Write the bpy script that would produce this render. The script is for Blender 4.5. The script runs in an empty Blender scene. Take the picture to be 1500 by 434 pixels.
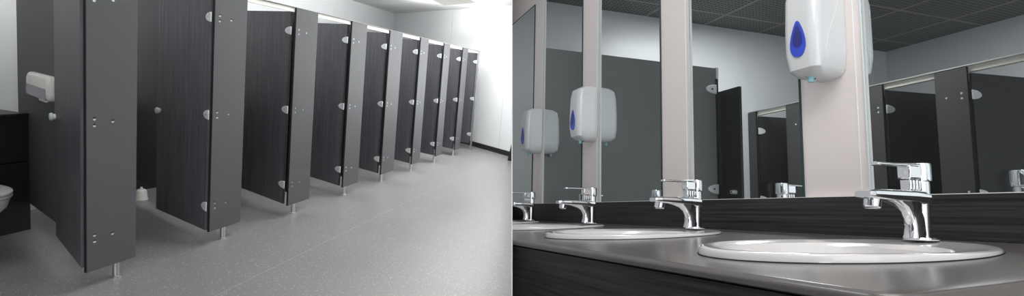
import bpy, bmesh, math, random
from mathutils import Matrix, Vector
random.seed(7)
S = bpy.context.scene
COL = S.collection
PI = math.pi

# ------------------------------------------------------------------ the two rooms
# Room A (the cubicle corridor): world axes.  x across, y along the row of cubicles, z up, floor z=0.
# Room B (the wash basins): its own axes. x=0 is the mirror wall, -x towards the user, y along the wall, z=0 counter.
FA = Matrix.Identity(4)
FB = Matrix(((0.8423421951, -0.5242737637, -0.1248865366, 4.175),
             (0.5386890137, 0.8119143383, 0.2249650055, 0.645),
             (-0.0165460804, -0.2567725218, 0.9663302227, 1.508),
             (0, 0, 0, 1)))
CAM = Vector((3.14899, 0.0, 1.56531))
CR = Vector((0.9702105945, 0.2218835367, 0.0972578964))     # normal of the party wall between the two rooms
CD = Vector((0.1228712116, -0.1046879764, -0.9868855521))
CF = Vector((-0.2087919243, 0.9694370138, -0.1288324828))

# ------------------------------------------------------------------ materials
def nodes(name):
    m = bpy.data.materials.new(name); m.use_nodes = True
    nt = m.node_tree; nt.nodes.clear()
    out = nt.nodes.new('ShaderNodeOutputMaterial'); return m, nt, out
def N(nt, t, **k):
    n = nt.nodes.new(t)
    for a, b in k.items():
        if a.startswith('i_'):
            key = a[2:].replace('_', ' ')
            n.inputs[key].default_value = b
        else: setattr(n, a, b)
    return n
def mathn(nt, op, a, b=None, c=None):
    n = nt.nodes.new('ShaderNodeMath'); n.operation = op
    for i, v in enumerate((a, b, c)):
        if v is None: continue
        if isinstance(v, (int, float)): n.inputs[i].default_value = v
        else: nt.links.new(v, n.inputs[i])
    return n.outputs[0]
def mixc(nt, fac, a, b):
    n = nt.nodes.new('ShaderNodeMix'); n.data_type = 'RGBA'
    if isinstance(fac, (int, float)): n.inputs[0].default_value = fac
    else: nt.links.new(fac, n.inputs[0])
    for i, v in ((6, a), (7, b)):
        if isinstance(v, tuple): n.inputs[i].default_value = v if len(v) == 4 else v + (1,)
        else: nt.links.new(v, n.inputs[i])
    return n.outputs[2]
def princ(nt, out, col, rough=.5, metal=0, spec=.5, coat=0):
    p = nt.nodes.new('ShaderNodeBsdfPrincipled')
    if isinstance(col, tuple): p.inputs['Base Color'].default_value = col + (1,)
    else: nt.links.new(col, p.inputs['Base Color'])
    if isinstance(rough, (int, float)): p.inputs['Roughness'].default_value = rough
    else: nt.links.new(rough, p.inputs['Roughness'])
    p.inputs['Metallic'].default_value = metal
    p.inputs['Specular IOR Level'].default_value = spec
    p.inputs['Coat Weight'].default_value = coat
    nt.links.new(p.outputs[0], out.inputs[0]); return p
def plain(name, col, rough=.5, metal=0, spec=.5, coat=0, var=.04, scale=30, bump=0):
    m, nt, out = nodes(name)
    tc = N(nt, 'ShaderNodeTexCoord'); no = N(nt, 'ShaderNodeTexNoise', i_Scale=float(scale), i_Detail=3.0)
    nt.links.new(tc.outputs['Object'], no.inputs['Vector'])
    lo = tuple(c*(1-var) for c in col); hi = tuple(min(1, c*(1+var)) for c in col)
    p = princ(nt, out, mixc(nt, no.outputs[0], lo, hi), rough, metal, spec, coat)
    if bump:
        b = N(nt, 'ShaderNodeBump', i_Strength=bump, i_Distance=.002)
        nt.links.new(no.outputs[0], b.inputs['Height']); nt.links.new(b.outputs[0], p.inputs['Normal'])
    return m
def grain(name, dark, light, stretch, rough=.45, contrast=(.35, .7), bump=.12, spec=.35):
    m, nt, out = nodes(name)
    tc = N(nt, 'ShaderNodeTexCoord'); mp = N(nt, 'ShaderNodeMapping'); mp.inputs['Scale'].default_value = stretch
    nt.links.new(tc.outputs['Object'], mp.inputs[0])
    no = N(nt, 'ShaderNodeTexNoise', i_Scale=1.0, i_Detail=5.0, i_Roughness=.65); nt.links.new(mp.outputs[0], no.inputs['Vector'])
    r = N(nt, 'ShaderNodeMapRange'); r.inputs[1].default_value, r.inputs[2].default_value = contrast
    nt.links.new(no.outputs[0], r.inputs[0])
    p = princ(nt, out, mixc(nt, r.outputs[0], dark, light), rough, 0, spec)
    b = N(nt, 'ShaderNodeBump', i_Strength=bump, i_Distance=.001)
    nt.links.new(r.outputs[0], b.inputs['Height']); nt.links.new(b.outputs[0], p.inputs['Normal'])
    return m

M = {}
M['panel'] = plain('grey_laminate', (.088, .090, .094), .5, var=.06, scale=60, spec=.22)
M['panel_mirror'] = plain('grey_laminate_far_room', (.19, .19, .192), .45, var=.05, scale=50)
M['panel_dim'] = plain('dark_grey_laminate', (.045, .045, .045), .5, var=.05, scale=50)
M['door'] = grain('dark_wood_grain_laminate', (.056, .056, .063), (.135, .134, .148), (70, 70, 2.2), .42, (.3, .72))
M['edge'] = plain('black_edge_band', (.012, .012, .013), .6)
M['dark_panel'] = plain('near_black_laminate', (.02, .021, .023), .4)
M['backsplash'] = grain('charcoal_wood_grain', (.008, .0075, .0078), (.05, .046, .046), (60, 2.2, 150), .5, (.35, .7), .25)
M['steel'] = plain('brushed_aluminium', (.62, .63, .64), .35, 1.0, var=.03)
M['hinge'] = plain('satin_hinge_metal', (.78, .79, .80), .38, .35, var=.1, scale=80)
M['chrome'] = plain('polished_chrome', (.86, .87, .89), .045, 1.0, var=.01)
M['rail_grey'] = plain('grey_anodised_rail', (.30, .30, .30), .5, .2)
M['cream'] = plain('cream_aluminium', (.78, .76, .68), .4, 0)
M['wall'] = plain('white_wall_board', (.88, .89, .90), .38, var=.015, scale=4, spec=.4)
M['strip'] = plain('warm_white_wall_board', (.80, .735, .71), .35, var=.02, scale=6)
M['wall_far'] = plain('far_room_wall', (.60, .62, .64), .32, var=.03, scale=5)
M['skirt'] = plain('black_skirting', (.02, .02, .021), .35)
M['ceramic'] = plain('white_ceramic', (.76, .74, .725), .1, coat=.6, var=.01)
M['white_plastic'] = plain('white_plastic', (.64, .65, .655), .22, coat=.3, var=.01)
M['ivory_plastic'] = plain('ivory_plastic', (.72, .72, .67), .3, var=.02)
M['smoky'] = plain('smoky_plastic_window', (.27, .27, .33), .15, var=.2, scale=25)
M['blue'] = plain('blue_plastic_window', (.006, .05, .55), .08, coat=.8, var=.2, scale=20)
M['blue_dark'] = plain('deep_blue_liquid', (.003, .012, .2), .1, coat=.6)
M['teal'] = plain('teal_nozzle', (.25, .5, .55), .3)
M['glass_edge'] = plain('green_glass_edge', (.015, .045, .045), .15)
M['edge_reflection'] = plain('glass_edge_reflection', (.72, .78, .78), .2)
M['counter'] = plain('dark_grey_stone_laminate', (.10, .092, .087), .24, var=.1, scale=260, spec=.6)
M['counter_side'] = plain('window_lit_laminate_end', (.06, .068, .085), .45)  # bluish window light on the vanity end is put into this colour
M['lamp'] = None
# floor with sparkle flecks
def floor_mat():
    m, nt, out = nodes('speckled_grey_vinyl')
    tc = N(nt, 'ShaderNodeTexCoord')
    vo = N(nt, 'ShaderNodeTexVoronoi', i_Scale=70.0); nt.links.new(tc.outputs['Object'], vo.inputs['Vector'])
    fl = mathn(nt, 'LESS_THAN', vo.outputs['Distance'], .2)
    wn = N(nt, 'ShaderNodeTexWhiteNoise'); nt.links.new(vo.outputs['Position'], wn.inputs['Vector'])
    pick = mathn(nt, 'GREATER_THAN', wn.outputs['Value'], .55)
    fl = mathn(nt, 'MULTIPLY', fl, pick)
    no = N(nt, 'ShaderNodeTexNoise', i_Scale=1.3, i_Detail=5.0); nt.links.new(tc.outputs['Object'], no.inputs['Vector'])
    base = mixc(nt, no.outputs[0], (.195, .195, .191), (.24, .24, .235))
    col = mixc(nt, mathn(nt, 'MULTIPLY', fl, .8), base, (.75, .75, .73))
    # welded sheet seams of the vinyl
    sx = N(nt, 'ShaderNodeSeparateXYZ'); nt.links.new(tc.outputs['Object'], sx.inputs[0])
    d = mathn(nt, 'ABSOLUTE', mathn(nt, 'SUBTRACT', mathn(nt, 'FRACT', mathn(nt, 'DIVIDE', mathn(nt, 'ADD', sx.outputs[0], 1.3), 4.0)), .5))
    seam = mathn(nt, 'LESS_THAN', d, .0010)
    col = mixc(nt, mathn(nt, 'MULTIPLY', seam, .35), col, (.5, .5, .48))
    rr = mathn(nt, 'MULTIPLY_ADD', no.outputs[0], .12, .3)
    princ(nt, out, col, rr, 0, .5); return m
M['floor'] = floor_mat()
def ceil_mat(name, base, line, lw, pu, pv, ou, ov, shear, holes=None):
    m, nt, out = nodes(name)
    tc = N(nt, 'ShaderNodeTexCoord'); sx = N(nt, 'ShaderNodeSeparateXYZ'); nt.links.new(tc.outputs['Object'], sx.inputs[0])
    x, y = sx.outputs[0], sx.outputs[1]
    v = mathn(nt, 'MULTIPLY_ADD', x, shear, y)
    def ln(c, p, o, w):
        f = mathn(nt, 'FRACT', mathn(nt, 'DIVIDE', mathn(nt, 'SUBTRACT', c, o), p))
        return mathn(nt, 'GREATER_THAN', mathn(nt, 'ABSOLUTE', mathn(nt, 'SUBTRACT', f, .5)), .5 - w/p/2)
    l = mathn(nt, 'MAXIMUM', ln(x, pu, ou, lw), ln(v, pv, ov, lw))
    no = N(nt, 'ShaderNodeTexNoise', i_Scale=.9, i_Detail=2.0); nt.links.new(tc.outputs['Object'], no.inputs['Vector'])
    b = mixc(nt, no.outputs[0], tuple(c*.85 for c in base), tuple(c*1.15 for c in base))
    if holes:
        per, hc = holes
        fx = mathn(nt, 'SUBTRACT', mathn(nt, 'FRACT', mathn(nt, 'DIVIDE', x, per)), .5)
        fy = mathn(nt, 'SUBTRACT', mathn(nt, 'FRACT', mathn(nt, 'DIVIDE', y, per)), .5)
        r2 = mathn(nt, 'ADD', mathn(nt, 'MULTIPLY', fx, fx), mathn(nt, 'MULTIPLY', fy, fy))
        b = mixc(nt, mathn(nt, 'LESS_THAN', r2, .085), b, hc)
    princ(nt, out, mixc(nt, l, b, line), .7, 0, .3); return m
M['ceilA'] = ceil_mat('grey_ceiling_tiles', (.72, .73, .72), (.85, .85, .83), .03, 1.11, 1.2, -.135, 9.98-.6, .826)
M['ceilB'] = ceil_mat('perforated_ceiling_tiles', (.20, .20, .20), (.34, .33, .31), .022, .6, .6, .265, .1, .051, (.036, (.07, .07, .07)))
def glass_mat():  # clear pane; the reflection is a room built behind it
    m, nt, out = nodes('clear_mirror_pane')
    t = N(nt, 'ShaderNodeBsdfTransparent'); t.inputs[0].default_value = (.9, .92, .915, 1)
    g = N(nt, 'ShaderNodeBsdfGlossy'); g.inputs['Roughness'].default_value = .02
    mx = N(nt, 'ShaderNodeMixShader'); mx.inputs[0].default_value = .015
    nt.links.new(t.outputs[0], mx.inputs[1]); nt.links.new(g.outputs[0], mx.inputs[2]); nt.links.new(mx.outputs[0], out.inputs[0])
    return m
M['mirror'] = glass_mat()
def emit(name, col, s):
    m, nt, out = nodes(name); e = N(nt, 'ShaderNodeEmission'); e.inputs[0].default_value = col+(1,); e.inputs[1].default_value = s
    nt.links.new(e.outputs[0], out.inputs[0]); return m
M['lamp'] = emit('lit_diffuser', (1, .99, .95), .62)

# ------------------------------------------------------------------ mesh helpers
def BM(): return bmesh.new()
def box(bm, x0, x1, y0, y1, z0, z1, mtx=None):
    vs = [bm.verts.new(Vector((x, y, z)) if mtx is None else mtx @ Vector((x, y, z))) for x in (x0, x1) for y in (y0, y1) for z in (z0, z1)]
    for f in ((0, 1, 3, 2), (4, 6, 7, 5), (0, 4, 5, 1), (2, 3, 7, 6), (0, 2, 6, 4), (1, 5, 7, 3)):
        bm.faces.new([vs[i] for i in f])
    return bm
def hexa(bm, lo, hi):        # two quads (4 points each) joined to a solid
    a = [bm.verts.new(p) for p in lo]; b = [bm.verts.new(p) for p in hi]
    bm.faces.new(a[::-1]); bm.faces.new(b)
    for i in range(4): bm.faces.new((a[i], a[(i+1) % 4], b[(i+1) % 4], b[i]))
    return bm
def loft(bm, rings, cap=True):
    R = [[bm.verts.new(p) for p in r] for r in rings]; n = len(R[0])
    for a, b in zip(R, R[1:]):
        for i in range(n): bm.faces.new((a[i], a[(i+1) % n], b[(i+1) % n], b[i]))
    if cap: bm.faces.new(R[0][::-1]); bm.faces.new(R[-1])
    return bm
def tube(bm, p0, p1, r0, r1=None, n=24):
    p0, p1 = Vector(p0), Vector(p1); r1 = r0 if r1 is None else r1
    d = (p1-p0).normalized(); u = d.orthogonal().normalized(); v = d.cross(u)
    rings = [[p+(u*math.cos(2*PI*i/n)+v*math.sin(2*PI*i/n))*r for i in range(n)] for p, r in ((p0, r0), (p1, r1))]
    return loft(bm, rings)
def lathe(bm, prof, c=(0, 0, 0), n=40, sx=1, sy=1):
    c = Vector(c)
    rings = [[c+Vector((r*sx*math.cos(2*PI*i/n), r*sy*math.sin(2*PI*i/n), z)) for i in range(n)] for r, z in prof]
    return loft(bm, rings)
def prism(bm, poly, axis, a, b):     # poly in the two other axes
    def P(p, t):
        if axis == 'y': return Vector((p[0], t, p[1]))
        if axis == 'x': return Vector((t, p[0], p[1]))
        return Vector((p[0], p[1], t))
    return loft(bm, [[P(p, a) for p in poly], [P(p, b) for p in poly]])
def obj(name, bm, m, parent=None, frame=None, smooth=False, bevel=0, seg=2, kind=None, at=None):
    bmesh.ops.recalc_face_normals(bm, faces=bm.faces)
    if at is not None: bmesh.ops.translate(bm, verts=bm.verts, vec=-Vector(at))
    me = bpy.data.meshes.new(name); bm.to_mesh(me); bm.free()
    for mm in (m if isinstance(m, list) else [m]): me.materials.append(M[mm] if isinstance(mm, str) else mm)
    if smooth:
        for p in me.polygons: p.use_smooth = True
        try: me.set_sharp_from_angle(angle=math.radians(38))
        except Exception: pass
    o = bpy.data.objects.new(name, me); COL.objects.link(o)
    if parent is not None: o.parent = parent
    else:
        o.matrix_world = (frame or FA) @ (Matrix.Translation(at) if at is not None else Matrix.Identity(4))
    if bevel:
        b = o.modifiers.new('bevel', 'BEVEL'); b.width = bevel; b.segments = seg; b.limit_method = 'ANGLE'; b.angle_limit = math.radians(40)
        if smooth is False:
            for p in me.polygons: p.use_smooth = True
            try: me.set_sharp_from_angle(angle=math.radians(80))
            except Exception: pass
    if kind: o['kind'] = kind
    return o
def tag(o, label, cat, group=None):
    o['label'] = label; o['category'] = cat
    if group: o['group'] = group
    return o
def thing(name, label, cat, loc=(0, 0, 0), rz=0, frame=FA, group=None, mirror=False):
    o = bpy.data.objects.new(name, None); COL.objects.link(o); o.empty_display_size = .05
    L = Matrix.Translation(loc) @ Matrix.Rotation(rz, 4, 'Z')
    if mirror: L = Matrix.Diagonal((-1, 1, 1, 1)) @ L
    o.matrix_world = frame @ L
    return tag(o, label, cat, group)
def dup(root, loc, rz, label, frame=FB, group=None, mirror=False, cat=None):
    r = root.copy(); COL.objects.link(r)
    L = Matrix.Translation(loc) @ Matrix.Rotation(rz, 4, 'Z')
    if mirror: L = Matrix.Diagonal((-1, 1, 1, 1)) @ L
    r.matrix_world = frame @ L; r['label'] = label
    if group: r['group'] = group
    if cat: r['category'] = cat
    for ch in list(root.children):
        c = ch.copy(); COL.objects.link(c); c.parent = r
        for g in ch.children:
            e = g.copy(); COL.objects.link(e); e.parent = c
    return r
def cut(o, side, off=.0022):
    """trim a mesh where it meets the party wall (side 'A' keeps room A, 'B' keeps room B)"""
    bpy.context.view_layer.update()
    mw = o.matrix_world; inv = mw.inverted()
    s = 1 if side == 'B' else -1
    p = inv @ (CAM + CR*off*s); n = (mw.to_3x3().transposed() @ CR).normalized()
    if o.data.users > 1: o.data = o.data.copy()
    b = BM(); b.from_mesh(o.data)
    r = bmesh.ops.bisect_plane(b, geom=b.verts[:]+b.edges[:]+b.faces[:], plane_co=p, plane_no=n, clear_inner=(side == 'B'), clear_outer=(side == 'A'))
    ed = [e for e in r['geom_cut'] if isinstance(e, bmesh.types.BMEdge)]
    if ed:
        try: bmesh.ops.holes_fill(b, edges=ed, sides=0)
        except Exception: pass
    b.to_mesh(o.data); b.free()
def cut_all(root, side):
    for c in [root]+list(root.children_recursive):
        if c.type == 'MESH': cut(c, side)

# ================================================================== ROOM A : setting
ZC = 2.952
def wall_y(x): return 11.174-.826*x
fl = obj('floor', box(BM(), -3.6, 6, -3, 14.3, -.05, 0), 'floor', kind='structure')
ce = obj('ceiling', box(BM(), -3.6, 6, -3, 14.4, ZC, ZC+.05), 'ceilA', kind='structure')
b = BM(); e = 1.6
hexa(b, [(-3.6, wall_y(-3.6), -.02), (e, wall_y(e), -.02), (e+.08, wall_y(e)+.1, -.02), (-3.52, wall_y(-3.6)+.1, -.02)],
        [(-3.6, wall_y(-3.6), ZC), (e, wall_y(e), ZC), (e+.08, wall_y(e)+.1, ZC), (-3.52, wall_y(-3.6)+.1, ZC)])
we = obj('wall_end', b, 'wall', kind='structure')
# thin joint strips between the wall boards
b = BM()
for x in (-1.136, .563):
    hexa(b, [(x-.006, wall_y(x-.006)-.002, .1), (x+.006, wall_y(x+.006)-.002, .1), (x+.006, wall_y(x+.006)+.004, .1), (x-.006, wall_y(x-.006)+.004, .1)],
            [(x-.006, wall_y(x-.006)-.002, ZC), (x+.006, wall_y(x+.006)-.002, ZC), (x+.006, wall_y(x+.006)+.004, ZC), (x-.006, wall_y(x-.006)+.004, ZC)])
tj = obj('trim_1', b, 'ivory_plastic', kind='structure')
b = BM()
hexa(b, [(-3.5, wall_y(-3.5)-.02, 0), (e, wall_y(e)-.02, 0), (e, wall_y(e), 0), (-3.5, wall_y(-3.5), 0)],
        [(-3.5, wall_y(-3.5)-.02, .1), (e, wall_y(e)-.02, .1), (e, wall_y(e), .1), (-3.5, wall_y(-3.5), .1)])
bs = obj('baseboard_end', b, 'skirt', kind='structure')
wb = obj('wall_back', box(BM(), -3.6, -3.5, -3, 14.4, 0, ZC), 'wall', kind='structure')
wi = obj('wall_service', box(BM(), -1.95, -1.87, .5, 12.3, 0, 2.06), 'wall', kind='structure')
# unseen room parts left and behind, added to keep light off the stalls
obj('wall_behind', box(BM(), -3.6, 1.2, -.9, -.8, 0, ZC), 'wall', kind='structure')
obj('wall_stall_side', box(BM(), -1.87, -.02, 1.50, 1.52, .1, 2.0), 'panel', kind='structure')
obj('wall_service_lower', box(BM(), -1.87, -1.80, 4.0, 11.5, 0, .93), 'dark_panel', kind='structure')
# thin party wall between the two rooms
def party_x(y, z): return CAM.x-(CR.y*y+CR.z*(z-CAM.z))/CR.x
b = BM(); t = .0009
y0, y1 = 1.05, 10.45
hexa(b, [(party_x(y0, 0)-t, y0, 0), (party_x(y0, 0)+t, y0, 0), (party_x(y1, 0)+t, y1, 0), (party_x(y1, 0)-t, y1, 0)],
        [(party_x(y0, ZC)-t, y0, ZC), (party_x(y0, ZC)+t, y0, ZC), (party_x(y1, ZC)+t, y1, ZC), (party_x(y1, ZC)-t, y1, ZC)])
obj('wall_divider', b, 'wall', kind='structure')
cut(we, 'A', .002); cut(tj, 'A', .002); cut(bs, 'A', .002); cut(ce, 'A', .002)

# ceiling light of the corridor
def quad_uv(u0, u1, v0, v1, z0, z1):
    P = lambda u, v, z: (u, v-.826*u, z)
    b = BM(); return hexa(b, [P(u0, v0, z0), P(u1, v0, z0), P(u1, v1, z0), P(u0, v1, z0)], [P(u0, v0, z1), P(u1, v0, z1), P(u1, v1, z1), P(u0, v1, z1)])
t = thing('ceiling_light', 'flat square ceiling light panel above the far end of the cubicle row', 'ceiling light', (-.62, 10.6, ZC))
for nm, q, mt in (('diffuser', quad_uv(-1.1, -.15, 9.66, 10.5, ZC-.012, ZC-.004), 'lamp'), ('frame', quad_uv(-1.13, -.12, 9.62, 10.54, ZC-.009, ZC-.001), 'ivory_plastic')):
    bmesh.ops.translate(q, verts=q.verts, vec=(.62, -10.6, -ZC)); obj(nm, q, mt, t)

# ================================================================== ROOM A : cubicles
PIL = [(2.60, 2.938), (3.594, 3.942), (4.599, 4.951), (5.621, 5.967), (6.585, 6.967), (7.603, 7.912), (8.606, 8.901), (9.604, 9.905)]
FEET = [.222, .188, .143, .102, .095, .073, .055, .045]
ORD = ['nearest the camera', 'second from the camera', 'third from the camera', 'fourth from the camera', 'fifth from the camera', 'sixth from the camera', 'seventh from the camera', 'farthest from the camera']
HZ = (.325, 1.05, 1.79)
def bolts(t, L, W, side=-1, zs=HZ, x=.0, flip=1, off=.05, off2=.175):
    for z in zs:
        for (yy, dz) in ((off, .02), (off, -.02), (off2, 0)):
            if yy > W-.03: yy = W-.04
            y = yy if flip == 1 else W-yy
            b = BM(); lathe(b, [(.0001, .006), (.006, .0055), (.0095, .002), (.0105, 0)], n=14)
            bmesh.ops.rotate(b, verts=b.verts, cent=(0, 0, 0), matrix=Matrix.Rotation(PI/2*(1 if side > 0 else -1), 3, 'Y'))
            bmesh.ops.translate(b, verts=b.verts, vec=(x, y, z+dz))
            obj('bolt', b, 'hinge', t, smooth=True)
def half_oval(L=.085, H=.036, T=.006):        # D-shaped hinge plate in the x-z plane, thickness on y
    poly = [(0, -H)]+[(L*math.sin(a), -H*math.cos(a)) for a in [PI*i/16 for i in range(1, 16)]]+[(0, H)]
    return poly
for k, (a, bb) in enumerate(PIL):
    W = bb-a
    t = thing('cubicle_pilaster', 'dark grey front pilaster panel of the cubicles with round bolts, %s' % ORD[k], 'panel', (0, a, 0), group='cubicle front pilasters')
    zt = 2.0
    obj('panel', box(BM(), -.018, 0, .001, W, .1155, zt), 'panel', t, bevel=.0015)
    obj('edge_band', box(BM(), -.0185, -.0005, -.002, .001, .1155, zt), 'edge', t)
    b = BM(); lathe(b, [(.027, 0), (.027, .008), (.019, .012), (.019, .125)], n=24)
    bmesh.ops.translate(b, verts=b.verts, vec=(-.05, FEET[k]+.015, 0))
    f = obj('foot', b, 'steel', t, smooth=True)
    b = BM(); box(b, -.06, -.018, FEET[k]+.003, FEET[k]+.027, .11, .17); obj('foot_bracket', b, 'steel', t, bevel=.002)
    bolts(t, 0, W, off=.05 if k < 7 else .045, off2=min(.17, W*.5))
# doors swung inwards
DOOR = [(28.6, .745, .15), (20.7, .81, .13)]+[(23.5, .80, .135)]*7
hinge_y = [p[0] for p in PIL]+[10.652]
for k, hy in enumerate(hinge_y):
    ang, wd, zb = DOOR[k]
    what = ('dark wood-grained cubicle door standing open, hung on the pilaster %s' % ORD[k]) if k < 8 else 'last wood-grained cubicle door, hung on the thin metal end post'
    t = thing('cubicle_door', what, 'door', (-.04 if k > 1 else -.027, hy-(.012 if k > 1 else .004), 0), PI-math.radians(ang), group='open cubicle doors')
    ztop = 1.965
    obj('leaf', box(BM(), .005, wd, -.009, .009, zb, ztop), 'door', t, bevel=.001)
    obj('edge_band', box(BM(), .0, .005, -.0092, .0092, zb, ztop), 'edge' if k > 1 else 'door', t)
    if k > 0:
        for z in HZ:
            b = prism(BM(), [(p[0]-.02, p[1]+z) for p in half_oval(.10 if k > 1 else .075, .037)], 'y', .009, .017)
            h = obj('hinge', b, 'hinge', t, bevel=.003)
            b = BM(); tube(b, (.02, .017, z), (.02, .0195, z), .008, n=12)
            obj('screw', b, 'steel', h)
    if k < 2:
        b = BM(); lathe(b, [(.001, .032), (.02, .032), (.026, .026), (.026, .016), (.019, .012), (.019, 0)], n=28)
        bmesh.ops.rotate(b, verts=b.verts, cent=(0, 0, 0), matrix=Matrix.Rotation(-PI/2, 3, 'X'))
        bmesh.ops.translate(b, verts=b.verts, vec=(wd-(.045 if k else .02), .009, .995))
        obj('knob', b, 'hinge', t, smooth=True)
# partitions between the cubicles
pa = math.radians(24.8)
for k, (a, bb) in enumerate(PIL):
    o = obj('cubicle_partition', box(BM(), 0, 1.74, -.009, .009, .212, 1.975), 'panel' if k != 1 else 'panel', bevel=.001)
    tag(o, 'dark grey partition between cubicles, running back behind the open door %s' % ORD[k], 'panel', 'cubicle partitions')
    o.matrix_world = Matrix.Translation((-.035, a+.105, 0)) @ Matrix.Rotation(PI-(pa if k else pa-.022), 4, 'Z')
# end post of the row
t = thing('end_post', 'thin vertical aluminium end post closing the cubicle row by the white wall', 'post', (0, 10.652, 0))
obj('channel', box(BM(), -.03, 0, 0, .045, .0, 2.0), 'steel', t, bevel=.003)
obj('slot', box(BM(), -.001, .001, .014, .024, .02, 1.99), 'edge', t)
# head rail
t = thing('head_rail', 'long pale aluminium head rail along the top of the cubicles', 'rail', (0, 2.4, 2.0))
obj('rail', box(BM(), -.045, -.0195, -1.3, 8.25, -.038, .001), 'cream', t)
obj('cover_strip', box(BM(), -.047, .004, -1.3, 8.3, .002, .0065), 'rail_grey', t)
obj('shadow_strip', box(BM(), -.0193, .001, -1.3, 8.25, .0005, .002), 'edge', t)  # black strip put in for the shadow line under the cover
# boxed-in services behind the toilets
t = thing('service_panel', 'black boxed service panel with a shelf top at the back of the left cubicle', 'cabinet', (-1.38, 2.2, 0))
obj('upper_panel', box(BM(), -.02, 0, -1.4, 1.085, .555, .905), 'dark_panel', t)
obj('lower_panel', box(BM(), -.02, 0, -1.4, 1.085, .0, .547), 'dark_panel', t)
obj('shelf', box(BM(), -.48, .015, -1.4, 1.075, .906, .926), 'dark_panel', t, bevel=.002)
obj('backing', box(BM(), -.48, -.03, -1.4, 1.075, 0, .905), 'edge', t)
# wall hung toilet
t = thing('toilet', 'white toilet pan with closed seat at the left edge, in front of the black panel', 'toilet', (-1.37, 2.70, .03))
def ov(a, b, z, cx, n=36):
    return [Vector((cx+a*math.cos(2*PI*i/n), b*math.sin(2*PI*i/n), z)) for i in range(n)]
obj('bowl', loft(BM(), [ov(.10, .09, .02, .12), ov(.12, .10, .10, .14), ov(.18, .14, .22, .2), ov(.245, .175, .33, .26), ov(.26, .185, .395, .27)]), 'ceramic', t, smooth=True)
obj('seat', loft(BM(), [ov(.262, .19, .398, .27), ov(.268, .195, .404, .27), ov(.268, .195, .414, .27), ov(.262, .19, .418, .27)]), 'white_plastic', t, smooth=True)
obj('lid', loft(BM(), [ov(.262, .19, .421, .27), ov(.27, .196, .426, .27), ov(.268, .194, .437, .27), ov(.24, .17, .445, .27)]), 'white_plastic', t, smooth=True)
# toilet of the next cubicle: only its white foot shows under the partition
t = thing('toilet_brush_pot', 'small white toilet brush pot standing on the floor behind the first open door', 'brush pot', (-1.51, 4.405, 0))
b = BM(); lathe(b, [(.058, 0), (.058, .01), (.054, .02), (.047, .085), (.042, .095), (.036, .098)], n=32); obj('pot', b, 'ivory_plastic', t, smooth=True)
b = BM(); lathe(b, [(.036, .096), (.032, .103), (.013, .107), (.011, .125)], n=24); obj('lid', b, 'white_plastic', t, smooth=True)
# paper dispenser on the partition
t = thing('toilet_paper_dispenser', 'cream toilet paper dispenser with smoky window on the left partition', 'dispenser', (0, 0, 0))
pm = Matrix.Translation((-.035, 2.696, 0)) @ Matrix.Rotation(PI-pa, 4, 'Z')
t.matrix_world = pm @ Matrix.Translation((.78, .0095, 1.08))
def rrect(w, h, r, y, n=6, cx=0, cz=0):
    P = []
    for (sx, sz, a0) in ((1, -1, -PI/2), (1, 1, 0), (-1, 1, PI/2), (-1, -1, PI)):
        for i in range(n+1):
            a = a0+PI/2*i/n
            P.append(Vector((cx+sx*(w-r)+r*math.cos(a), y, cz+sz*(h-r)+r*math.sin(a))))
    return P
DW, DH = .285, .088
obj('cover', loft(BM(), [rrect(DW, DH, .05, 0, cx=DW, cz=DH), rrect(DW, DH, .05, .04, cx=DW, cz=DH), rrect(DW-.008, DH-.007, .05, .052, cx=DW, cz=DH), rrect(DW-.025, DH-.022, .045, .060, cx=DW, cz=DH)]), 'ivory_plastic', t, smooth=True)
obj('window', loft(BM(), [rrect(DW-.03, .038, .012, .05, cx=DW, cz=.05), rrect(DW-.03, .038, .012, .0625, cx=DW, cz=.05)]), 'smoky', t)
b = BM()
for i in range(8): box(b, .06+i*.022, .07+i*.022, .04, .056, -.006, .006)
obj('tear_teeth', b, 'ivory_plastic', t)
b = BM(); tube(b, (DW+.12, .059, .125), (DW+.12, .0635, .125), .01, n=16); obj('lock', b, 'hinge', t)
# dark end of the vanity at the right edge of the corridor
t = thing('vanity_end_panel', 'dark end panel of a vanity unit at the right edge of the corridor', 'panel', (1.03, 9.93, 0))
p = obj('side_panel', loft(BM(), [[Vector(q) for q in ((-.085, 0, 0), (.2, -.05, 0), (.2, .02, 0), (-.085, .04, 0))], [Vector(q) for q in ((-.012, 0, .5), (.2, -.05, .5), (.2, .02, .5), (-.012, .04, .5))], [Vector(q) for q in ((-.0, 0, .72), (.2, -.05, .72), (.2, .02, .72), (-.0, .04, .72))]]), 'dark_panel', t)
cut(p, 'A', .002)

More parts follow.
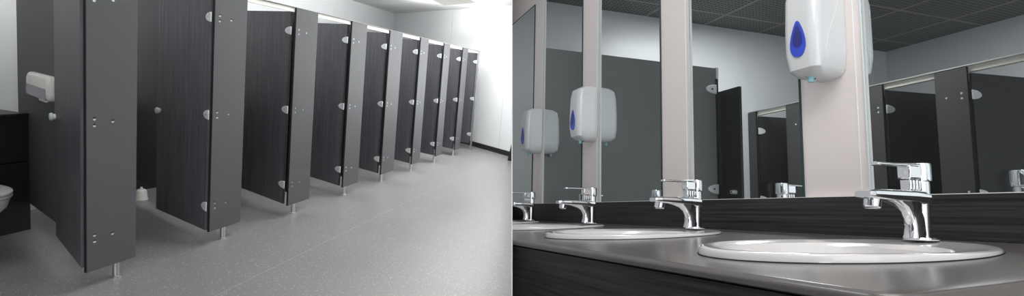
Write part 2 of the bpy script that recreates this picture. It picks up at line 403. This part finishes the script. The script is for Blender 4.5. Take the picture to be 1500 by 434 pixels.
# ================================================================== ROOM B : setting
ZM, ZT = .0987, 1.28
MIR = [(.30, .88), (1.061, 1.501), (1.666, 2.122), (2.286, 2.746), (2.888, 3.5)]
TH = .008
b = BM()
box(b, 0, TH, -.6, 3.5, -.95, ZM); box(b, 0, TH, -.6, 3.5, ZT, 2.1)
ed = [-.6]+[v for m_ in MIR for v in m_]
for i in range(0, len(ed)-1, 2): box(b, 0, TH, ed[i], ed[i+1], ZM, ZT)
w = obj('wall_right', b, 'strip', frame=FB, kind='structure'); cut(w, 'B')
wl = ['rightmost', 'second from the right', 'middle', 'second from the left', 'leftmost']
for k, (a, c) in enumerate(MIR):
    t = thing('mirror', 'tall frameless wall mirror above the basins, %s of five' % wl[k], 'mirror', (0, a, ZM), frame=FB, group='wall mirrors')
    g = obj('glass', box(BM(), -.005, -.001, .002, c-a-.001, .001, ZT-ZM-.001), 'mirror', t)
    h = obj('near_edge', box(BM(), -.0055, 0, -.001, .002, 0, ZT-ZM), 'glass_edge', t)
    j = obj('top_edge', box(BM(), -.0055, 0, .002, c-a, ZT-ZM-.001, ZT-ZM+.001), 'glass_edge', t)
    f = obj('far_edge', box(BM(), -.0055, 0, c-a-.001, c-a+.0025, 0, ZT-ZM), 'edge_reflection', t)  # pale strip puts the reflection at the glass bevel into colour
    if k == 4:
        for q in (g, j, f, h): cut(q, 'B')
    if k == 4 and len(f.data.vertices) == 0: bpy.data.objects.remove(f)
o = obj('backsplash', box(BM(), -.013, -.0005, .30, 3.5, .0075, ZM-.002), 'backsplash', frame=FB); tag(o, 'charcoal wood-grained upstand running along the wall under the mirrors', 'backsplash'); cut(o, 'B')
o = obj('trim_edge_reflection', box(BM(), -.0135, -.0005, .30, 3.5, ZM-.002, ZM-.0005), 'cream', frame=FB, kind='structure'); cut(o, 'B')  # pale strip drawn in for the reflection along the mirrors' bottom edge

fb_ = BM()
for i in range(1, 5): box(fb_, -.0012, .0, MIR[i-1][1]+.024, MIR[i-1][1]+.0255, ZM+.001, ZT) if i > 0 else None
o = obj('trim_3', fb_, 'wall', frame=FB, kind='structure')
obj('wall_cubicle_side', box(BM(), -2.6, -2.513, -2.4, .36, -.95, 1.0), 'panel', frame=FB, kind='structure')  # unseen cubicle side behind the camera, added to darken the chrome's reflections
# counter (falls slightly to the front), rounded front edge and rounded corner
G = .05
def cz(x): return G*(x+.142)
def edge_ring(y):
    pts = [(-.001, 0), (-.30, 0), (-.692, 0)]
    R = .009
    pts += [(-.692-R*math.sin(a), -R*(1-math.cos(a))) for a in [PI/2*i/8 for i in range(1, 9)]]
    pts += [(-.701, -.013), (-.698, -.015), (-.001, -.015)]
    return [Vector((x, y, cz(x)+z)) for x, z in pts]
rings = []
yend = .352
for i in range(0, 7):
    a = PI/2*i/6; s = .035*(1-math.sin(a)); yy = yend+.035*(1-math.cos(a))
    r = edge_ring(yy)
    for v in r:
        if v.x < -.6: v.x += s*((-v.x-.6)/.1)
    rings.append(r)
rings.append(edge_ring(1.6)); rings.append(edge_ring(3.5))
ct = obj('countertop', loft(BM(), rings), 'counter', frame=FB, smooth=True)
hb = BM()
for i in range(4):
    cy = .676+i*.6262
    ringl = lambda z: [Vector((-.362+.247*.95*math.cos(2*PI*j/48), cy+.182*.95*math.sin(2*PI*j/48), z)) for j in range(48)]
    loft(hb, [ringl(-.2), ringl(.2)])
hole = obj('basin_cutout', hb, 'counter', frame=FB)
bo = ct.modifiers.new('holes', 'BOOLEAN'); bo.operation = 'DIFFERENCE'; bo.object = hole; bo.solver = 'EXACT'
bpy.context.view_layer.update()
me2 = bpy.data.meshes.new_from_object(ct.evaluated_get(bpy.context.evaluated_depsgraph_get()))
ct.modifiers.clear(); ct.data = me2; bpy.data.objects.remove(hole)
tag(ct, 'dark grey laminate countertop with rounded front edge carrying the four basins', 'countertop'); cut(ct, 'B')
t = thing('vanity_unit', 'dark wood-grained vanity front below the grey countertop', 'cabinet', (-.697, .357, 0), frame=FB)
p = obj('front_panel', box(BM(), 0, .018, .03, 3.0, -.95, cz(-.697)-.0175), 'backsplash', t); cut(p, 'B')
q = [(.03, -.95), (.65, -.95), (.65, cz(-.047)-.0175), (.03, cz(-.667)-.0175)]
p2 = obj('end_panel', prism(BM(), q, 'y', 0, .016), 'counter_side', t)
p3 = obj('corner_post', prism(BM(), [(0, .03), (.004, .013), (.013, .003), (.03, 0), (.03, .03)], 'z', -.95, cz(-.69)-.0185), 'counter_side', t, smooth=True)

# ------------------------------------------------------------------ basins
BA, BB, BT = .247, .182, math.radians(-6)
GB = .040      # the basins sit a little flatter than the counter
def ell(a, b, z, cx=0, cy=0, n=72, g=GB, lift=0):
    P = []
    for i in range(n):
        u = 2*PI*i/n; x = a*math.cos(u); y = b*math.sin(u)
        X = cx+x*math.cos(BT)-y*math.sin(BT); Y = cy+x*math.sin(BT)+y*math.cos(BT)
        P.append(Vector((X, Y, z+g*X+lift*max(0, min(1, .5-X/a)))))
    return P
def make_basin(loc, label):
    t = thing('wash_basin', label, 'basin', loc, frame=FB, group='inset wash basins')
    R = [(1.0, 1.0, .0035, 0), (.992, .99, .0065, 0), (.972, .965, .0080, 0), (.94, .92, .0080, 0), (.88, .88, .0062, -.006), (.76, .85, .0048, -.026), (.74, .83, .004, -.028), (.72, .81, -.004, -.03), (.69, .73, -.05, -.02), (.52, .56, -.095, -.02), (.25, .28, -.115, -.02), (.09, .12, -.118, -.02)]
    bowl = loft(BM(), [ell(BA, BB, .0007, g=G)]+[ell(BA*sa, BB*sb, z, cx, lift=.0035 if sa > .9 else .0025 if sa > .8 else .001) for sa, sb, z, cx in R], cap=False)
    o1 = obj('bowl', bowl, 'ceramic', t, smooth=True)
    o3 = obj('sealant', loft(BM(), [ell(BA*1.006, BB*1.006, .0002, g=G), ell(BA*1.006, BB*1.006, .0014, g=G), ell(BA*.99, BB*.99, .0014, g=G)], cap=False), 'edge', t)
    b = BM(); lathe(b, [(.024, .004), (.022, .007), (.01, .006), (.0005, .004)], n=24)
    bmesh.ops.translate(b, verts=b.verts, vec=(-.02, 0, -.12)); o2 = obj('drain', b, 'chrome', t, smooth=True)
    return t
SP = .6262
for b_ in range(4):
    lab = ['large white oval inset basin in the foreground, nearest', 'white oval inset basin, second along the counter from the foreground',
           'white oval inset basin, third along the counter, farther left', 'white inset basin at the far left end of the counter'][b_]
    r = make_basin((-.362, .676+b_*SP, cz(-.362)), lab)
    if b_ >= 2: cut_all(r, 'B')

# ------------------------------------------------------------------ taps
def make_tap(loc, label):
    t = thing('basin_tap', label, 'tap', loc, frame=FB, group='chrome mixer taps')
    z0 = .0072
    b = BM(); lathe(b, [(.028, z0), (.0285, z0+.002), (.027, z0+.005), (.018, z0+.007)], c=(-.003, 0, 0), n=40); obj('base_ring', b, 'chrome', t, smooth=True)
    rings = []
    for r, z in [(.0150, z0+.003), (.0148, .03), (.0150, .06), (.0155, .09), (.0155, .112), (.0145, .116)]:
        cx = .001+.03*max(0, z-.03)
        rings.append([Vector((cx+r*math.cos(2*PI*i/40), r*math.sin(2*PI*i/40), z)) for i in range(40)])
    body = obj('body', loft(BM(), rings), 'chrome', t, smooth=True)
    # concave front web below the spout
    fr = []
    for (xf, xb, z, w) in ((-.041, -.005, z0+.004, .0145), (-.0385, .002, .018, .0138), (-.036, .003, .032, .0128), (-.038, .002, .046, .0125), (-.045, -.001, .058, .0115), (-.060, -.002, .067, .013), (-.084, -.002, .0735, .015), (-.108, 0, .0775, .0165)):
        ring = []
        n = 20
        cxx = (xf+xb)/2; hx = (xb-xf)/2
        for i in range(n):
            a = 2*PI*i/n
            c_, s_ = math.cos(a), math.sin(a)
            ring.append(Vector((cxx+hx*abs(c_)**.7*(1 if c_ > 0 else -1), w*abs(s_)**.7*(1 if s_ > 0 else -1), z)))
        fr.append(ring)
    obj('spout_web', loft(BM(), fr), 'chrome', t, smooth=True)
    # spout bar
    rings = []
    for (x, w, zl, zh) in ((.010, .0155, .070, .0975), (-.03, .0165, .0745, .0985), (-.09, .0175, .0765, .0978), (-.125, .018, .0785, .097), (-.142, .0175, .0795, .0955), (-.149, .015, .082, .093)):
        ring = []
        for i in range(24):
            a = 2*PI*i/24; c_, s_ = math.cos(a), math.sin(a)
            ring.append(Vector((x, w*abs(c_)**.45*(1 if c_ > 0 else -1), (zl+zh)/2+(zh-zl)/2*abs(s_)**.45*(1 if s_ > 0 else -1))))
        rings.append(ring)
    sp = obj('spout', loft(BM(), rings), 'chrome', t, smooth=True)
    b = BM(); tube(b, (-.124, 0, .082), (-.127, 0, .0655), .0140, .0140, 28); tube(b, (-.127, 0, .0655), (-.1275, 0, .063), .0140, .0125, 28)
    obj('aerator', b, 'chrome', sp, smooth=True)
    b = BM(); tube(b, (-.1275, 0, .0635), (-.1275, 0, .0622), .0105, .0105, 24); obj('aerator_mesh', b, 'hinge', sp)
    # ribbed neck below the handle, the ribs partly standing in for reflections
    b = BM()
    for q in range(4): box(b, -.037+q*.0085, -.031+q*.0085, -.0095, .0095, .0985, .1175)
    obj('neck_ribs', b, 'chrome', t, bevel=.0015)
    b = BM(); lathe(b, [(.0165, .1155), (.0185, .1165), (.019, .120), (.019, .1455), (.018, .149), (.001, .150)], c=(.0035, 0, 0), n=44); hd = obj('handle', b, 'chrome', t, smooth=True)
    b = BM(); box(b, -.040, 0, -.0125, .0125, .1185, .1445); obj('handle_block', b, 'chrome', hd, bevel=.003)
    b = BM(); tube(b, (-.0415, 0, .1305), (-.0395, 0, .1305), .0045, n=16); obj('temperature_dot', b, 'hinge', hd)
    rings = []
    for (x, w, zl, zh) in ((.0, .0125, .139, .1495), (-.03, .0115, .1395, .148), (-.07, .0095, .1405, .1465), (-.1, .009, .140, .147), (-.112, .009, .1395, .1475), (-.116, .007, .141, .146)):
        ring = []
        for i in range(20):
            a = 2*PI*i/20; c_, s_ = math.cos(a), math.sin(a)
            ring.append(Vector((x, w*abs(c_)**.6*(1 if c_ > 0 else -1), (zl+zh)/2+(zh-zl)/2*abs(s_)**.6*(1 if s_ > 0 else -1))))
        rings.append(ring)
    obj('lever', loft(BM(), rings), 'chrome', hd, smooth=True)
    return t
tap = make_tap((-.142, .687, 0), 'large chrome mixer tap on the foreground basin, nearest')
taps = [tap]
for i, lab in ((1, 'chrome mixer tap on the second basin along the counter'), (2, 'chrome mixer tap on the third basin along the counter'), (3, 'small chrome mixer tap at the far left end of the counter')):
    r = dup(tap, (-.142, .687+i*SP, 0), 0, lab); taps.append(r)
rl = ['mirror image of the nearest tap, cut off at the right edge of the picture', 'mirror image of a chrome tap head in front of the dark cubicle opening', 'mirror image of a chrome tap in the mirror behind the second tap spout', 'mirror image of a chrome tap in the far left mirrors']
rl.append('mirror image of a chrome tap with its lever, low in the far left mirror')
for i in range(5):
    dup(tap, (-.142, .687+i*SP-(.02, .05, .04, .02, .05)[i], 0), 0, rl[i], mirror=True, group='tap reflections', cat='reflection')
cut_all(taps[3], 'B')

# ------------------------------------------------------------------ soap dispensers
def make_soap(loc, label):
    t = thing('soap_dispenser', label, 'soap dispenser', loc, frame=FB, group='white soap dispensers')
    # local: near side at y=0, far side y=.118, wall at x=0, front x=-.1, z 0...25
    W, H = .100, .252
    secs = []
    prof = [(0.0, .048, .030), (.006, .078, .014), (.02, .094, .004), (.06, .1, 0), (.13, .1, 0), (.2, .096, 0), (.235, .088, .002), (.247, .07, .008), (.252, .03, .016)]
    for z, d, ins in prof:
        ring = []
        n = 10
        r = .024
        pts = [(0, ins), (0, W-ins)]
        # rounded front corners
        for i in range(n+1):
            a = PI/2*i/n; pts.append((-(d-r)-r*math.sin(a), W-ins-r+r*math.cos(a)))
        for i in range(n+1):
            a = PI/2*i/n; pts.append((-(d-r)-r*math.cos(a), ins+r-r*math.sin(a)))
        secs.append([Vector((x, y, z)) for x, y in pts])
    obj('cover', loft(BM(), secs), 'white_plastic', t, smooth=True)
    obj('back_plate', box(BM(), -.010, -.0005, .008, W-.008, .012, H-.012), 'ivory_plastic', t, bevel=.002)
    def drop(sc, n=40):
        P = []
        for i in range(n):
            a = 2*PI*i/n; rr = 1
            y = math.sin(a)*(.021*(1-.42*math.cos(a)))*sc; z = math.cos(a)*.046*sc
            P.append((W/2+y, .095+z))
        return P
    obj('level_window', prism(BM(), drop(1), 'x', -.1015, -.09), 'blue', t, smooth=True)
    obj('window_recess', prism(BM(), [(y, z+.006) for y, z in drop(.62)], 'x', -.1022, -.1), 'blue_dark', t, smooth=True)
    b = BM(); tube(b, (-.062, W/2, .006), (-.062, W/2, -.010), .0075, .0075, 16); obj('nozzle', b, 'teal', t, smooth=True)
    # pale seam line curving down the side cover
    b = BM(); P0 = None
    for i in range(13):
        s = i/12; x = -.012-.058*(.5-.5*math.cos(PI*s)); z = .235-.2*s
        for yy in (-.0006, W+.0006):
            pass
        p = Vector((x, -.0002, z))
        if P0 is not None: tube(b, P0, p, .0008, n=6)
        P0 = p
    obj('seam', b, 'ivory_plastic', t)
    return t
soap = make_soap((-.001, .925, .388), 'white soap dispenser with blue teardrop window at upper right, nearest')
DS = [(2.139, .372, 'white soap dispenser on the second wall strip from the left'), (2.751, .376, 'smallest white soap dispenser, on the leftmost wall strip')]
for y, z, lab in DS: dup(soap, (-.001, y, z), 0, lab)
for y, z, lab in [(.925, .388, 'pale mirror image of the nearest soap dispenser beside the wall strip')]+[(2.139, .372, 'pale mirror image of the middle soap dispenser'), (2.751, .376, 'pale mirror image of the leftmost soap dispenser')]:
    dup(soap, (-.009, y, z), 0, lab, mirror=True, group='soap dispenser reflections', cat='reflection')

# ================================================================== the washroom seen in the mirrors
def ye(x): return 3.968-.051*x
def fb(name, bm, mat, **k): return obj(name, bm, mat, frame=FB, **k)
ZFB, ZCB = -.95, 1.776
o = fb('ceiling', box(BM(), .009, 4.4, -1.6, 4.1, ZCB, ZCB+.04), 'ceilB', kind='structure'); o.name = 'ceiling_mirrored_room'; cut(o, 'B', .004)
o = fb('floor_mirrored_room', box(BM(), .009, 4.4, -1.6, 4.1, ZFB-.04, ZFB), 'floor', kind='structure'); cut(o, 'B', .004)
b = hexa(BM(), [(.009, ye(0), ZFB), (4.4, ye(4.4), ZFB), (4.4, ye(4.4)+.08, ZFB), (.009, ye(0)+.08, ZFB)], [(.009, ye(0), ZCB), (4.4, ye(4.4), ZCB), (4.4, ye(4.4)+.08, ZCB), (.009, ye(0)+.08, ZCB)])
o = fb('wall_far', b, 'wall_far', kind='structure'); cut(o, 'B', .004)
o = fb('wall_opposite', box(BM(), 4.263, 4.34, -1.6, 4.0, ZFB, ZCB), 'wall_far', kind='structure')
# wide plain partition with its end post
PT = Matrix.Translation((.012, 2.818, 0)) @ Matrix.Rotation(-.051, 4, 'Z')
t = thing('wide_partition', 'wide plain dark grey partition wall reflected in the mirrors', 'panel', (.012, 2.818, 0), -.051, frame=FB)
p = obj('panel', box(BM(), .0, 1.195, 0, .018, ZFB+.12, 1.0), 'panel_mirror', t); cut(p, 'B', .004)
obj('edge_channel', box(BM(), 1.196, 1.214, -.004, .02, ZFB+.0, .93), 'edge', t)
obj('channel_cap', box(BM(), 1.198, 1.216, -.006, .02, .93, 1.004), 'hinge', t)
for z in (.859, .221):
    b = prism(BM(), [(1.199-p_[0], p_[1]+z) for p_ in half_oval(.08, .031)], 'y', -.008, 0)
    h = obj('hinge', b, 'hinge', t, bevel=.002)
    b = BM(); tube(b, (1.165, -.01, z), (1.165, -.008, z), .006, n=12); obj('screw', b, 'edge', h)
t = thing('far_cubicle_door', 'dark cubicle door beside the wide partition, reflected in the mirror', 'door', (1.24, 2.775, 0), frame=FB)
obj('leaf', box(BM(), 0, .018, -.185, 0, ZFB+.12, .85), 'dark_panel', t)
b = BM(); tube(b, (0, -.135, .2), (-.035, -.135, .2), .014, .011, 20); hk = obj('coat_hook', b, 'hinge', t, smooth=True)
b = BM(); tube(b, (-.035, -.135, .2), (-.0365, -.135, .2), .005, n=12); obj('hook_tip', b, 'edge', hk)
# cubicle row in the mirror
XW = 2.513
VP = [(3.743, 3.835, 'thin grey pilaster in the mirror, at the white far wall'), (3.20, 3.415, 'grey cubicle pilaster in the mirror, left of the wide wall strip'),
      (2.593, 2.80, 'grey cubicle pilaster in the mirror, right behind the wide wall strip'), (2.07, 2.253, 'grey cubicle pilaster in the mirror, behind the nearest tap'),
      (1.50, 1.70, 'grey cubicle pilaster in the mirror at the right picture edge')]
for a, c, lab in VP:
    t = thing('mirrored_pilaster', lab, 'panel', (XW, a, 0), frame=FB, group='pilasters in the mirror')
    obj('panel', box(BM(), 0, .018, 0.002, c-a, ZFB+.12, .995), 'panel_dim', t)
    obj('edge_band', box(BM(), -.0005, .019, 0, .002, ZFB+.12, .995), 'edge', t)
    if c-a > .1:
        for z in (.82, .215):
            for yy, dz in ((.035, .016), (.035, -.016), (.12, 0)):
                b = BM(); tube(b, (0, yy, z+dz), (-.004, yy, z+dz), .007, .005, 12); obj('bolt', b, 'hinge', t)
HW = [(3.743, 'cubicle door in the mirror nearest the white far wall'), (2.593, 'dark open cubicle door in the mirror, above the nearest tap lever'), (2.07, 'dark cubicle door in the mirror at the right picture edge'), (3.20, 'dark cubicle door mostly hidden behind the wide wall strip')]
for hy, lab in HW:
    t = thing('mirrored_door', lab, 'door', (XW+.02, hy-.008, 0), math.radians(-9), frame=FB, group='cubicle doors in the mirror')
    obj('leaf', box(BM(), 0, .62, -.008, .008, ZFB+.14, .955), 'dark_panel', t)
    for z in (.82, .215):
        b = prism(BM(), [(p_[0]-.01, p_[1]+z) for p_ in half_oval(.07, .03)], 'y', -.014, -.008)
        h = obj('hinge', b, 'hinge', t, bevel=.002)
for y in (3.30, 2.70, 2.17):
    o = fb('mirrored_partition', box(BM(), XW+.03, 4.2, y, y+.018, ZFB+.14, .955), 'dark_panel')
    tag(o, {3.30: 'dark partition inside the mirrored cubicles, deepest one', 2.70: 'dark partition in the mirrored cubicles behind the wide wall strip', 2.17: 'dark partition in the mirrored cubicles nearest the right edge'}[y], 'panel', 'partitions in the mirror')
t = thing('mirrored_head_rail', 'pale head rail over the cubicles reflected in the mirror', 'rail', (XW, 3.83, 1.0), frame=FB)
obj('rail', box(BM(), .0205, .05, -5.2, 0, -.036, -.001), 'cream', t)
obj('cover_strip', box(BM(), -.004, .05, -5.2, 0, -.001, .006), 'steel', t)

# ================================================================== lights, world, camera
def area(loc, size, power, rot=(0, 0, 0), col=(1, 1, 1), frame=FA, sy=None):
    l = bpy.data.lights.new('added_area_light', 'AREA'); l.energy = power; l.color = col; l.shape = 'RECTANGLE'; l.size = size; l.size_y = sy or size
    o = bpy.data.objects.new('added_light', l); COL.objects.link(o)
    o.matrix_world = frame @ Matrix.Translation(loc) @ (Matrix.Rotation(rot[2], 4, 'Z') @ Matrix.Rotation(rot[1], 4, 'Y') @ Matrix.Rotation(rot[0], 4, 'X'))
    return o
# unseen area lights added under the corridor ceiling
for (x, y, p) in ((1.6, 1.6, 12), (1.5, 4.2, 32), (1.0, 6.2, 34), (.35, 9.3, 50)):
    area((x, y, ZC-.04), .9, p)
# unseen uplights added over the cubicles to brighten the ceiling
area((-1.0, 7.8, 2.32), 1.0, 190, rot=(PI, 0, 0), sy=6)
area((-1.3, 2.4, 2.32), .6, 30, rot=(PI, 0, 0), sy=2)
# unseen area light added behind the camera in place of window daylight
area((2.6, -2.6, 1.6), 2.4, 90, rot=(PI/2+.16, 0, 0), sy=1.6, col=(.97, .985, 1))
wd = area((0, 0, 0), 3.0, 62, sy=1.5, col=(.97, .985, 1))  # added light lying on the party wall, stands in for daylight from the right
yc_, zc_ = 8.6, 1.6
nx, ny, nz = CR; Lz = Vector((nx, ny, nz)); Lx = Vector((-ny, nx, 0)).normalized(); Ly = Lz.cross(Lx)
wd.matrix_world = Matrix(((Lx.x, Ly.x, Lz.x, party_x(yc_, zc_)-.004*nx), (Lx.y, Ly.y, Lz.y, yc_-.004*ny), (Lx.z, Ly.z, Lz.z, zc_-.004*nz), (0, 0, 0, 1)))
# unseen light added over the basins, and one standing in for window daylight
area((-.92, .25, 1.3), .5, 9, rot=(math.radians(22), math.radians(-30), 0), frame=FB, sy=.9, col=(1, .98, .96))
area((-.9, -1.6, .9), 1.2, 7, rot=(PI/2, 0, 0), frame=FB, sy=1.2, col=(.95, .975, 1))
# unseen lights added under the mirrored room's ceiling
area((1.8, 2.95, ZCB-.03), .7, 27, frame=FB)
area((3.3, 2.4, ZCB-.03), .5, 5.5, frame=FB)
W = bpy.data.worlds.new('daylight'); S.world = W; W.use_nodes = True
bg = W.node_tree.nodes['Background']; bg.inputs[0].default_value = (.93, .96, 1, 1); bg.inputs[1].default_value = 1.15

cd = bpy.data.cameras.new('camera'); cam = bpy.data.objects.new('camera', cd); COL.objects.link(cam); S.camera = cam
cd.sensor_width = 36; cd.lens = 800.06/1500*36; cd.clip_start = .02
R = Matrix((CR, -CD, -CF)).transposed().to_4x4()
cam.matrix_world = Matrix.Translation(CAM) @ R
S.view_settings.view_transform = 'Standard'; S.view_settings.look = 'None'; S.view_settings.gamma = 1
S.view_settings.use_curve_mapping = False
S.view_settings.exposure = 0.1
S.cycles.max_bounces = 10; S.cycles.transparent_max_bounces = 12
